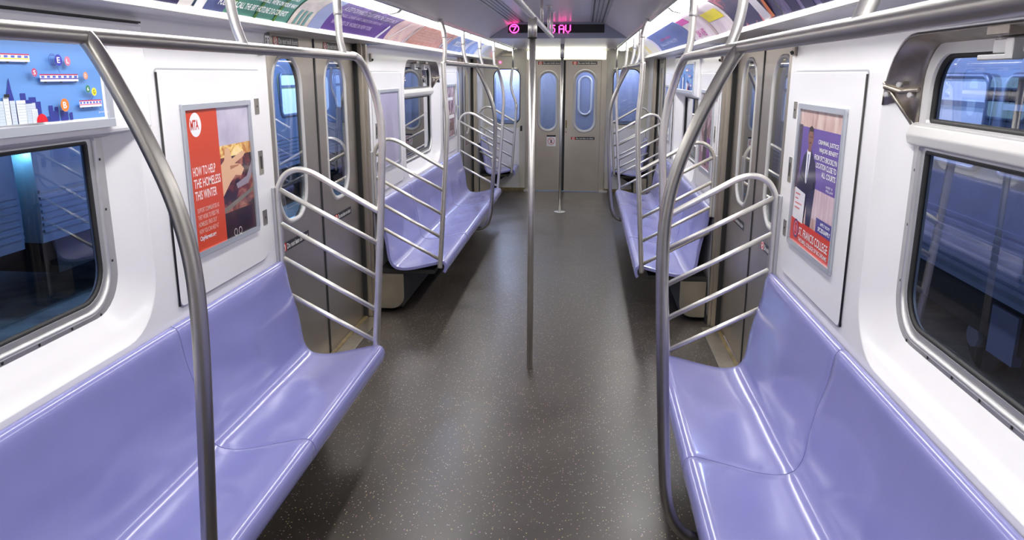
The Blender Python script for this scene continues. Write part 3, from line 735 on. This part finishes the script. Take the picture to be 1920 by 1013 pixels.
# ------------------------------------------------------------------ ceiling lights, rails, vents, advertising cards
for s in (-1, 1):
    t = thing('light_rail', (s*.735, 5, 2.14), 'metal rail edging the light strip on the %s of the ceiling' % SIDE[s], 'trim', kind='structure'); t.name = 'trim_%d' % (5 if s < 0 else 6)
    mb = MB(); mb.prism([(.722, 2.138), (.722, 2.168), (.735, 2.178), (.750, 2.168), (.750, 2.142), (.735, 2.132)], lambda x, z: (s*x, -2.2, z), lambda x, z: (s*x, YE, z), 'alum'); mb.build('rail', t)
    t = thing('trim', (s*1.066, 5, 1.99), 'pale rail under the advertising cards on the %s' % SIDE[s], 'trim', kind='structure'); t.name = 'trim_%d' % (7 if s < 0 else 8)
    mb = MB(); mb.prism([(1.052, 1.985), (1.050, 2.004), (1.060, 2.014), (1.078, 2.010), (1.082, 1.985)], lambda x, z: (s*x, -2.2, z), lambda x, z: (s*x, YE, z), 'rail_trim'); mb.build('rail', t)
ks = [4.60+1.39*k for k in range(-4, 6)]
ORD = {1: 'nearest', 2: 'second', 3: 'third', 4: 'fourth', 5: 'fifth', 6: 'sixth', 7: 'seventh', 8: 'eighth', 9: 'farthest'}
for s in (-1, 1):
    for i in range(len(ks)):
        a = ks[i]; b = a+1.39
        if b > YE-.1: b = YE-.16
        lab = 'fluorescent strip light with white lens in the %s ceiling row, %s' % (SIDE[s], (ORD.get(i, '')+' from the camera') if i >= 1 else 'behind the camera')
        t = thing('ceiling_light', (s*.81, (a+b)/2, 2.13), lab, 'light', 'fluorescent ceiling strips')
        mb = MB(); lens = [(.752, 2.146), (.775, 2.128), (.815, 2.119), (.855, 2.122), (.884, 2.138)]
        mb.sheet([[(s*x, y, z) for x, z in lens] for y in (a+.035, b-.035)], 'tube' if i < 8 else 'tube_end', True); mb.build('lens', t)
        mb = MB()
        for y0, y1 in ((a, a+.035), (b-.035, b)):
            mb.prism([(.752, 2.150)]+[(x, z-.003) for x, z in lens]+[(.884, 2.150)], lambda x, z: (s*x, y0, z), lambda x, z: (s*x, y1, z), 'white')
        mb.build('end_cap', t)
for s in (-1, 1):
    t = thing('air_diffuser', (s*.41, 4, 2.31), 'slotted air diffuser strip in the %s side of the ceiling' % SIDE[s], 'vent')
    # runs along the edge of the flat ceiling and drops with the slope
    mb = MB(); mb.prism([(.335, 2.316), (.335, 2.306), (.475, 2.298), (.492, 2.296), (.492, 2.306)], lambda x, z: (s*x, -2.1, z), lambda x, z: (s*x, 8.42, z), 'alum'); mb.build('frame', t)
    for x, w in ((.358, .012), (.392, .006), (.424, .006), (.458, .012)):
        z = 2.306-(x-.335)*.057-.0012
        mb = MB(); mb.box((s*(x-w/2), -2.1, z-.0006), (s*(x+w/2), 8.42, z+.001), 'black'); mb.build('slot', t)

# advertising cards: gently curved between the light strip and the rail
def card_curve(s, ya, yb):
    a = Vector((.888, 0, 2.137)); b = Vector((1.056, 0, 2.006)); N = Vector((-.62, 0, -.785)).normalized()
    def f(u, v, lift):
        t = 1-v/H_CARD
        p = a.lerp(b, t)-N*(.018*math.sin(PI*t))+N*lift
        y = ya+u if s < 0 else yb-u
        return Vector((s*p.x, y, p.z))
    return f
H_CARD = .213
art('ad_green', [(0, srgb(66, 122, 112)), (.5, srgb(84, 140, 126)), (1, srgb(96, 136, 140))], 3)
art('ad_navy', [(0, srgb(36, 30, 60)), (.6, srgb(62, 56, 92)), (1, srgb(120, 112, 140))], 5, distort=.6)
art('ad_shelter', [(0, srgb(150, 142, 150)), (.5, srgb(205, 196, 188)), (1, srgb(236, 230, 224))], 9, (1, 1, 4))
art('ad_purple', [(0, srgb(84, 52, 132)), (.6, srgb(100, 70, 150)), (1, srgb(150, 128, 190))], 4, distort=.5)
art('ad_peach', [(0, srgb(150, 120, 160)), (.5, srgb(214, 180, 180)), (1, srgb(240, 222, 214))], 6, distort=.8)
art('ad_brick', [(0, srgb(160, 92, 88)), (.5, srgb(198, 142, 132)), (1, srgb(226, 188, 176))], 14, (1, .6, 3))
art('ad_blue', [(0, srgb(70, 88, 150)), (.5, srgb(120, 140, 196)), (1, srgb(196, 206, 232))], 5, distort=.5)
art('ad_cream', [(0, srgb(206, 196, 150)), (.5, srgb(230, 222, 196)), (1, srgb(244, 240, 228))], 5)
art('ad_city', [(0, srgb(44, 40, 72)), (.5, srgb(92, 84, 122)), (1, srgb(160, 150, 178))], 6, (1, 1.5, 1), distort=.5)
art('ad_film', [(0, srgb(30, 34, 66)), (.5, srgb(70, 66, 104)), (.62, srgb(200, 110, 120)), (1, srgb(232, 214, 226))], 6, distort=.9)
art('ad_pink', [(0, srgb(190, 150, 190)), (.5, srgb(226, 212, 224)), (1, srgb(246, 242, 246))], 6, distort=.5)
art('ad_royal', [(0, srgb(62, 74, 138)), (.5, srgb(82, 96, 160)), (1, srgb(120, 132, 190))], 4, distort=.5)
def ad(s, ya, yb, fn, label):
    p = Print((0, 0, 0), (0, 1, 0), (0, 0, 1), (1, 0, 0), yb-ya, H_CARD, card_curve(s, ya, yb))
    fn(p)
    tag(p.build('advertising_card'), label, 'advertisement', 'advertising cards under the ceiling')
def base(p, mat): p.rect(0, 0, 1, 1, mat, 4, 14)
PW = 'paper'
def strip(p, pts_rect, mat): p.rect(*pts_rect, mat, 3, 14)
def a_navy(p):
    base(p, 'ad_navy'); strip(p, (.955, 0, 1, 1), ink(214, 208, 206)); p.ring(.86, .16, .012, .004, PW); p.text('nyc.gov/safe', .875, .12, .93, .19, PW)
def a_green(p):
    base(p, 'ad_green')
    strip(p, (0, 0, .05, 1), ink(232, 230, 232)); strip(p, (.05, 0, .17, 1), ink(84, 92, 138))
    for u in (.20, .38, .53): strip(p, (u, 0, u+.018, 1), ink(70, 120, 40))
    strip(p, (.66, 0, .86, 1), 'ad_shelter'); strip(p, (.86, 0, 1, 1), ink(150, 160, 200))
    for k in range(3): strip(p, (.70+.045*k, .05, .725+.045*k, .42), ink(110, 150, 150))
    for k, tx in enumerate(("IF YOU ARE EVER UNSURE WHETHER", "ALONE, IN TROUBLE, WE'RE ON YOUR WAY?", 'POLICE OR CALL THE BRT HOTLINE 212-COP-SHOT')):
        p.text(tx, (.24, .22, .10)[k], .60-.21*k, (.60, .63, .60)[k], .73-.21*k, PW, .02)
def a_purple(p):
    base(p, 'ad_purple'); strip(p, (.66, 0, 1, 1), 'ad_peach')
    p.text('A STEP FORWARD STARTS WITH ONE CREDIT UNION', .04, .66, .62, .84, ink(205, 190, 222), .02)
    p.text('SAVINGS, LOANS AND CARDS FOR EVERYONE', .04, .44, .50, .56, ink(190, 170, 214), .02); p.text('WHO LIVES OR WORKS IN NEW YORK', .04, .22, .44, .35, ink(190, 170, 214), .02)
    p.shape([(.54, .05), (.565, .02), (.62, .50), (.60, .56)], ink(226, 222, 240))
    p.line((.70, .1), (.80, .9), .004, PW); p.line((.92, .0), (.985, .9), .006, PW)
def a_brick(p):
    base(p, 'ad_brick')
    for k in range(5): p.text('READ MORE BOOKS IN THE CITY', .1, .2+.13*k, .62, .28+.13*k, ink(226, 190, 180), .01)
    strip(p, (.80, .1, .92, .7), ink(226, 220, 226)); strip(p, (.84, .1, .87, .8), ink(150, 110, 130))
def a_blue(p):
    base(p, 'ad_blue'); strip(p, (.5, .0, .62, 1), ink(208, 214, 236)); p.text('NEW SCHOOLS FOR NEW YORK', .12, .3, .46, .6, PW, .01)
def a_cream(p):
    base(p, 'ad_cream'); strip(p, (.3, .1, .5, .9), ink(224, 206, 120))
def b_city(p):
    base(p, 'ad_city')
    for u, h in ((.05, .5), (.12, .7), (.2, .45), (.28, .8), (.36, .55)): strip(p, (u, 0, u+.05, h), ink(52, 48, 84))
    p.ring(.14, .8, .05, .006, ink(190, 184, 210))
def b_film(p):
    base(p, 'ad_film'); p.shape([(.66, 0), (.82, .05), (.90, .9), (.80, .95)], ink(226, 220, 232)); p.shape([(.80, .05), (.88, .05), (.93, .6), (.86, .5)], ink(206, 110, 70))
def b_pink(p):
    base(p, 'ad_pink'); strip(p, (.0, .68, .28, .92), ink(206, 70, 170)); strip(p, (.62, .42, .95, .74), ink(240, 222, 40)); strip(p, (.56, .0, .62, 1), ink(190, 170, 172)); p.text('SAVE', .16, .10, .40, .35, ink(200, 110, 170), .02)
def b_royal(p):
    base(p, 'ad_royal'); strip(p, (0, 0, .10, 1), ink(214, 206, 222)); p.text('apply today', .3, .45, .62, .58, ink(220, 110, 170), .02); p.text('COLLEGE IN THE CITY', .2, .22, .7, .36, ink(180, 190, 226), .02)
ad(-1, .70, 2.70, a_navy, 'dark navy advertising card at the near left under the ceiling')
ad(-1, 2.72, 4.03, a_green, 'green advertising card with white hotline text, under the ceiling on the left')
ad(-1, 4.05, 5.98, a_purple, 'purple advertising card over the nearer left doorway')
ad(-1, 6.00, 7.62, a_brick, 'brick pink advertising card over the left window in mid car')
ad(-1, 7.64, 9.62, a_blue, 'pale blue advertising card before the far doorway on the left')
ad(-1, 9.64, 11.95, a_cream, 'cream and yellow advertising card over the far left doorway')
ad(1, .70, 3.20, b_city, 'dusky purple city advertising card at the near right under the ceiling')
ad(1, 3.22, 4.12, b_film, 'navy advertising card with orange and white strokes, on the right before the doorway')
ad(1, 4.14, 5.66, b_pink, 'white advertising card with yellow block over the nearer right doorway')
ad(1, 5.68, 8.38, b_royal, 'royal blue advertising card over the right window in mid car')
ad(1, 8.40, 10.1, a_cream, 'cream advertising card on the right just before the far doorway')
ad(1, 10.12, 11.95, a_cream, 'cream advertising card over the far right doorway')

# ------------------------------------------------------------------ destination sign
t = thing('destination_sign', (0, YS, 2.15), 'grey overhead sign box with black display showing pink lit 7 and AV', 'sign')
trap = [(-.72, 2.152), (.72, 2.152), (.60, 2.236), (.49, 2.318), (-.49, 2.318), (-.60, 2.236)]
mb = MB(); mb.prism(trap, lambda x, z: (x, YS, z), lambda x, z: (x, YS+.12, z), 'sign_face'); mb.build('housing', t, bevel=.004)
mb = MB(); mb.box((-.52, YS-.004, 2.204), (.485, YS+.002, 2.289), 'black'); disp = mb.build('display', t)
FONT = {'A': ('01110','10001','10001','11111','10001','10001','10001'), 'V': ('10001','10001','10001','10001','10001','01010','00100'), '5': ('11111','10000','11110','00001','00001','10001','01110'),
        '7': ('11111','00001','00010','00100','00100','01000','01000')}
mb = MB(); pz = .0118
def dots(ch, u):
    for r, row in enumerate(FONT[ch]):
        for c, k in enumerate(row):
            if k == '1':
                x = u+c*pz; z = 2.283-r*pz
                mb.box((x, YS-.008, z-.0112), (x+.0112, YS-.003, z), 'led')
dots('5', -.085); dots('A', .010); dots('V', .078)
vs = [(-.455+.047*math.cos(a*PI/10), 2.2465+.041*math.sin(a*PI/10)) for a in range(20)]
mb.tube([(x, YS-.006, z) for x, z in vs], .0052, 'led', 6, closed=True)
mb.box((-.480, YS-.008, 2.262), (-.430, YS-.003, 2.271), 'led')
mb.tube([(-.434, YS-.006, 2.266), (-.462, YS-.006, 2.222)], .0055, 'led', 6)
mb.build('lettering', disp)

# ------------------------------------------------------------------ far end wall with storm doors
mb = MB()
wl = rrect(-1.094, -.692, 1.04, 1.855, .11, 8); wr = rrect(.718, 1.119, 1.04, 1.860, .11, 8)
f3 = lambda x, z: (x, YE, z)
for a, b, h in ((-1.36, -.60, wl), (.62, 1.36, wr)):
    mb.holed([(a, 0), (b, 0), (b, 2.36), (a, 2.36)], [h], f3, 'cream')
    mb.sheet([[f3(*p) for p in h], [(p[0], YE+.05, p[1]) for p in h]], 'cream', True, True)
mb.sheet([[(-.60, YE, 2.0), (.62, YE, 2.0)], [(-.60, YE, 2.36), (.62, YE, 2.36)]], 'cream', False)
for z in (2.135, 2.19, 2.245): mb.box((-.72, YE-.012, z), (.74, YE, z+.018), 'cream')
for s in (-1, 1): mb.box((s*.70 if s < 0 else .70, YE-.01, .03), (s*1.23, YE, .98), 'white')
struct(mb.build('wall_far'), 'cream far end wall of the car with two windows', 'wall')
for i, lp in enumerate((wl, wr)):
    w = thing('window_%d' % (5+i), (lp[0][0], YE, 1.04), 'rounded window in the far end wall, %s of the doors' % ('left' if i == 0 else 'right'), 'window', kind='structure')
    mb = MB(); mb.poly([(x, YE+.02, z) for x, z in lp], 'glass'); mb.build('glass_pane', w)
    mb = MB(); mb.tube([(x, YE+.004, z) for x, z in lp], .008, 'rubber', 8, closed=True); mb.build('gasket', w)
t = thing('trim_9', (0, YE, 0), 'steel frame round the far end doors', 'door frame', kind='structure')
mb = MB(); mb.box((-.60, YE-.03, 0), (-.455, YE+.03, 2.0), 'steel'); mb.box((.535, YE-.03, 0), (.62, YE+.03, 2.0), 'steel'); mb.box((-.60, YE-.02, 1.985), (.62, YE+.03, 2.005), 'steel'); mb.build('jamb', t, bevel=.004)
mb = MB(); mb.box((-.62, YE-.06, 0), (-.50, YE-.03, .03), 'frame_white'); mb.box((.55, YE-.06, 0), (.68, YE-.03, .03), 'frame_white'); mb.build('door_stop', t)
def storm_door(n, x0, x1, gx0, gx1, gz0, gz1, dy, label):
    d = thing('door_%d' % n, ((x0+x1)/2, YE+dy, 0), label, 'door', kind='structure')
    r = (gx1-gx0)/2-.002; lp = rrect(gx0, gx1, gz0, gz1, r, 10); Y = YE+dy
    mb = MB(); mb.holed([(x0, .01), (x1, .01), (x1, 1.985), (x0, 1.985)], [lp], lambda x, z: (x, Y, z), 'steel')
    mb.sheet([[(x, Y, z) for x, z in lp], [(x, Y+.03, z) for x, z in lp]], 'steel', True, True)
    mb.box((x0, Y+.002, .01), (x0+.004, Y+.03, 1.985), 'steel'); mb.box((x1-.004, Y+.002, .01), (x1, Y+.03, 1.985), 'steel')
    mb.build('panel', d)
    mb = MB(); g = lambda e: rrect(gx0-e, gx1+e, gz0-e, gz1+e, r+e, 10)
    mb.sheet([[(x, Y-.001, z) for x, z in g(.040)], [(x, Y-.014, z) for x, z in g(.026)], [(x, Y-.010, z) for x, z in g(.012)], [(x, Y+.012, z) for x, z in g(-.006)]], 'frame_white', True, True)
    wf = mb.build('window_frame', d)
    mb = MB(); mb.poly([(x, Y+.012, z) for x, z in lp], 'glass'); mb.build('glass_pane', wf)
    return d
dl = storm_door(9, -.455, -.035, -.385, -.140, .955, 1.805, .012, 'left stainless leaf of the far end doors with oval window and sticker')
dr = storm_door(10, 0.0, .535, .155, .440, .945, 1.820, .0, 'right stainless leaf of the far end doors with oval window and handle')
mb = MB(); mb.box((-.037, YE+.014, .01), (.002, YE+.03, 1.985), 'rubber'); mb.build('edge_seal', dl)
mb = MB(); mb.box((.012, YE-.02, .98), (.032, YE, 1.10), 'brass'); mb.tube([(.022, YE-.03, .92), (.022, YE, .92)], .012, 'brass', 10); mb.build('handle', dr)
sign_strip(dl, (-.42, YE+.010, 1.925), (1, 0, 0), (0, 0, 1), (0, -1, 0), .36, .045, 'Do not hold doors')
sign_strip(dr, (.10, YE-.002, 1.925), (1, 0, 0), (0, 0, 1), (0, -1, 0), .37, .045, 'Do not hold doors')
sign_strip(dr, (.10, YE-.002, .805), (1, 0, 0), (0, 0, 1), (0, -1, 0), .36, .042, 'Do not lean on door')
p = Print((-.275, YE+.010, .70), (1, 0, 0), (0, 0, 1), (0, -1, 0), .14, .17)
p.rect(0, 0, 1, 1, 'paper'); p.rect(0, .86, 1, 1, 'black'); p.ring(.5, .45, .38, .07, ink(226, 130, 130)); p.rect(.42, .3, .58, .58, 'black'); p.line((.26, .68), (.74, .24), .03, ink(226, 130, 130))
p.build('warning_sticker', dl)['label'] = 'small white warning sticker with red ring'
# light over the end doors
t = thing('end_light', (0, YE-.06, 2.05), 'bright strip light above the far end doors', 'light')
mb = MB(); mb.sheet([[(x, YE-y, z) for y, z in ((.02, 2.012), (.06, 2.020), (.085, 2.05), (.075, 2.10), (.03, 2.115))] for x in (-.58, .60)], 'tube_end', True); mb.build('lens', t)
mb = MB(); mb.box((-.60, YE-.09, 2.005), (-.58, YE, 2.12), 'cream'); mb.box((.60, YE-.09, 2.005), (.62, YE, 2.12), 'cream'); mb.build('end_cap', t)
mb = MB(); mb.tube([(-.995, YE-.012, 1.956), (-.995, YE, 1.956)], .016, 'led_red', 14)
tag(mb.build('indicator_lamp'), 'small round red indicator lamp on the far end wall at upper left', 'lamp')
mb = MB(); mb.box((-.99, YE-.02, 2.045), (-.80, YE, 2.09), 'hinge_steel')
tag(mb.build('vent_plate', bevel=.004), 'brown metal plate high on the far end wall, left of the light', 'plate')
for s in (-1, 1):
    mb = MB(); mb.box((s*.655, YE-.012, .93), (s*.685, YE, 1.01), 'dark')
    tag(mb.build('latch_plate'), 'small dark latch on the far end wall %s of the doors' % SIDE[s], 'latch')
struct(MB().box((-1.23, YE-.012, 0), (-.61, YE-.001, .05), 'brass').box((.63, YE-.012, 0), (1.23, YE-.001, .05), 'brass').build('baseboard_far'), 'worn base strip along the far end wall', 'baseboard')

# ------------------------------------------------------------------ the yard outside
mb = MB(); mb.box((-30, -12, -1.15), (30, 60, -1.1), 'ground')
struct(mb.build('ground'), 'dim concrete yard floor outside the windows', 'ground')
def subway_car(xf, d, y0, y1, label, wins, doors, truck_y, lit):
    t = thing('subway_car', (xf+d*1.3, (y0+y1)/2, -1.1), label, 'train car', 'neighbouring train cars')
    prof = [(0, -.10), (-.02, .30), (0, 1.0), (.04, 1.95), (.16, 2.28), (.50, 2.52), (1.3, 2.62), (2.1, 2.52), (2.5, 2.1), (2.6, -.10)]
    mb = MB(); mb.prism(prof, lambda a, z: (xf+d*a, y0, z), lambda a, z: (xf+d*a, y1, z), 'ext_steel')
    for k in range(7):
        z = .02+.075*k; mb.box((xf-d*.030, y0+.02, z), (xf, y1-.02, z+.035), 'ext_steel')
    mb.build('body', t)
    for (a, b) in wins:
        lp = rrect(a, b, .95, 1.78, .12, 6)
        mb = MB(); mb.tube([(xf-d*.02, y, z) for y, z in lp], .03, 'ext_steel', 8, closed=True)
        mb.box((xf-d*.045, a, 1.50), (xf, b, 1.55), 'ext_steel'); wf = mb.build('window_frame', t)
        mb = MB(); mb.prism(lp, lambda y, z: (xf-d*.012, y, z), lambda y, z: (xf+d*.03, y, z), lit.get((a, b), 'ext_glass')); mb.build('window_pane', wf)
    for yc in doors:
        for sg in (-1, 1):
            mb = MB(); c = yc+sg*.33
            mb.box((xf-d*.012, c-.31, -.06), (xf+d*.02, c+.31, 1.92), 'ext_plate'); lp = rrect(c-.17, c+.17, .95, 1.72, .15, 6)
            mb.prism(lp, lambda y, z: (xf-d*.02, y, z), lambda y, z: (xf, y, z), lit.get(yc, 'ext_glass')); mb.build('side_door', t)
    for ty in truck_y:
        mb = MB(); mb.box((xf+d*.25, ty-1.2, -.62), (xf+d*.45, ty+1.2, -.36), 'ext_dark'); mb.box((xf+d*.12, ty-.22, -.66), (xf+d*.2, ty+.22, -.22), 'ext_plate')
        tf = mb.build('truck_frame', t)
        for w in (-.85, .85):
            mb = MB(); mb.tube([(xf+d*.42, ty+w, -.72), (xf+d*.54, ty+w, -.72)], .36, 'ext_dark', 24); mb.tube([(xf+d*.30, ty+w, -.72), (xf+d*.42, ty+w, -.72)], .12, 'ext_steel', 16); mb.build('wheel', tf)
    mb = MB(); mb.box((xf+d*.15, y0+.4, -.55), (xf+d*2.3, y1-.4, -.10), 'ext_dark'); mb.build('underframe', t)
    return t
subway_car(3.9, 1, 1.0, 16.5, 'dim stainless train car outside the right windows', [(3.3, 4.3), (5.9, 7.15), (7.45, 8.6), (11.4, 12.6), (13.6, 14.8)], (5.0, 10.0), (6.9, 13.5), {(7.45, 8.6): 'lit_dim', (5.9, 7.15): 'ext_glass', (13.6, 14.8): 'lit_dim', 10.0: 'lit_dim'})
subway_car(-5.8, -1, -4.0, 7.85, 'dim blue train car outside the nearest left window', [(1.2, 2.4), (5.9, 7.2)], (3.9,), (6.4,), {(1.2, 2.4): 'lit_dim'})
subway_car(-5.8, -1, 8.15, 25.0, 'dim blue train car outside the left doorway windows', [(10.6, 12.0), (15.5, 17), (19, 20.5)], (13.5, 18.0, 22.5), (11.0, 22.0), {13.5: 'lit_dim', (15.5, 17): 'lit_green', 18.0: 'lit_cab', (19, 20.5): 'lit_dim', 22.5: 'lit_cab'})
# next car of this train beyond the end doors
t = thing('subway_car', (0, 13.2, -1.1), 'end of the next car seen through the far door windows', 'train car', 'neighbouring train cars')
mb = MB(); mb.box((-1.35, 12.95, -.1), (1.35, 16, 2.5), 'ext_steel'); mb.build('body', t)
mb = MB(); mb.box((-.10, 12.93, 0), (.62, 12.95, 1.98), 'ext_plate'); lp = rrect(.20, .40, 1.15, 1.75, .098, 8)
mb.build('end_door', t)
mb = MB(); mb.tube([(x, 12.925, z) for x, z in lp], .018, 'frame_white', 8, closed=True); mb.build('window_frame', t)
mb = MB(); mb.poly([(x, 12.922, z) for x, z in lp], 'ext_plate'); mb.build('window_pane', t)
for a, b in ((-1.15, -.62), (.80, 1.15)):
    lp = rrect(a, b, 1.05, 1.80, .1, 6)
    mb = MB(); mb.prism(lp, lambda x, z: (x, 12.925, z), lambda x, z: (x, 12.95, z), 'ext_plate'); mb.build('end_window', t)
mb = MB(); mb.box((-5.3, 12.2, -1.1), (-4.9, 12.9, -.55), 'yellow')
tag(mb.build('track_box', bevel=.02), 'yellow box on the ground outside the nearer left doorway', 'box')

# ------------------------------------------------------------------ light
W = bpy.data.worlds.new('yard_night'); SC.world = W; W.use_nodes = True
bg = W.node_tree.nodes['Background']; bg.inputs[0].default_value = (.10, .20, .55, 1); bg.inputs[1].default_value = .16
def lamp(name, kind, loc, energy, col, size=.4, rot=(0, 0, 0)):
    l = bpy.data.lights.new(name, kind); l.energy = energy; l.color = col
    if kind == 'AREA': l.size = size
    if kind == 'POINT': l.shadow_soft_size = size
    o = bpy.data.objects.new(name, l); COL.objects.link(o); o.location = loc; o.rotation_euler = rot
    return o
lamp('yard_fill', 'POINT', (-3.2, 9.2, 2.6), 80, (.25, .50, 1.0), .15)  # added fill lights without fittings, brightening the neighbouring trains and yard
lamp('yard_fill', 'POINT', (-3.2, 16.0, 3.2), 600, (.35, .55, 1.0), .15)
lamp('yard_fill', 'POINT', (2.7, 8.0, 3.0), 70, (.50, .58, 1.0), .15)
lamp('yard_fill', 'POINT', (2.7, 14.0, 3.0), 160, (.50, .60, 1.0), .15)
lamp('gap_fill', 'POINT', (-5.95, 8.0, .9), 3.5, (.25, .75, 1.0), .05)  # added light hidden between the left cars, makes the bright vertical edge
lamp('coupler_fill', 'POINT', (-.9, 12.55, 2.0), 34, (.66, .72, 1.0), .10)  # added fill pair between the cars, lifts the next car's end
lamp('coupler_fill', 'POINT', (.9, 12.55, 2.2), 28, (.62, .68, 1.0), .10)

# ------------------------------------------------------------------ camera
cam = bpy.data.cameras.new('camera'); co = bpy.data.objects.new('camera', cam); COL.objects.link(co)
yaw, pitch, roll = 0.09124, 0.24692, 0.00277
f = Vector((-math.sin(yaw)*math.cos(pitch), math.cos(yaw)*math.cos(pitch), -math.sin(pitch)))
r = Vector((math.cos(yaw), math.sin(yaw), 0)); u = r.cross(f)
r2 = r*math.cos(roll)+u*math.sin(roll); u2 = -r*math.sin(roll)+u*math.cos(roll)
M = Matrix((r2, u2, -f)).transposed().to_4x4(); M.translation = Vector((.30588, 0, 1.78719))
co.matrix_world = M
cam.sensor_width = 36; cam.lens = 1459.93*36/1920; cam.clip_start = .02; cam.clip_end = 200
SC.camera = co
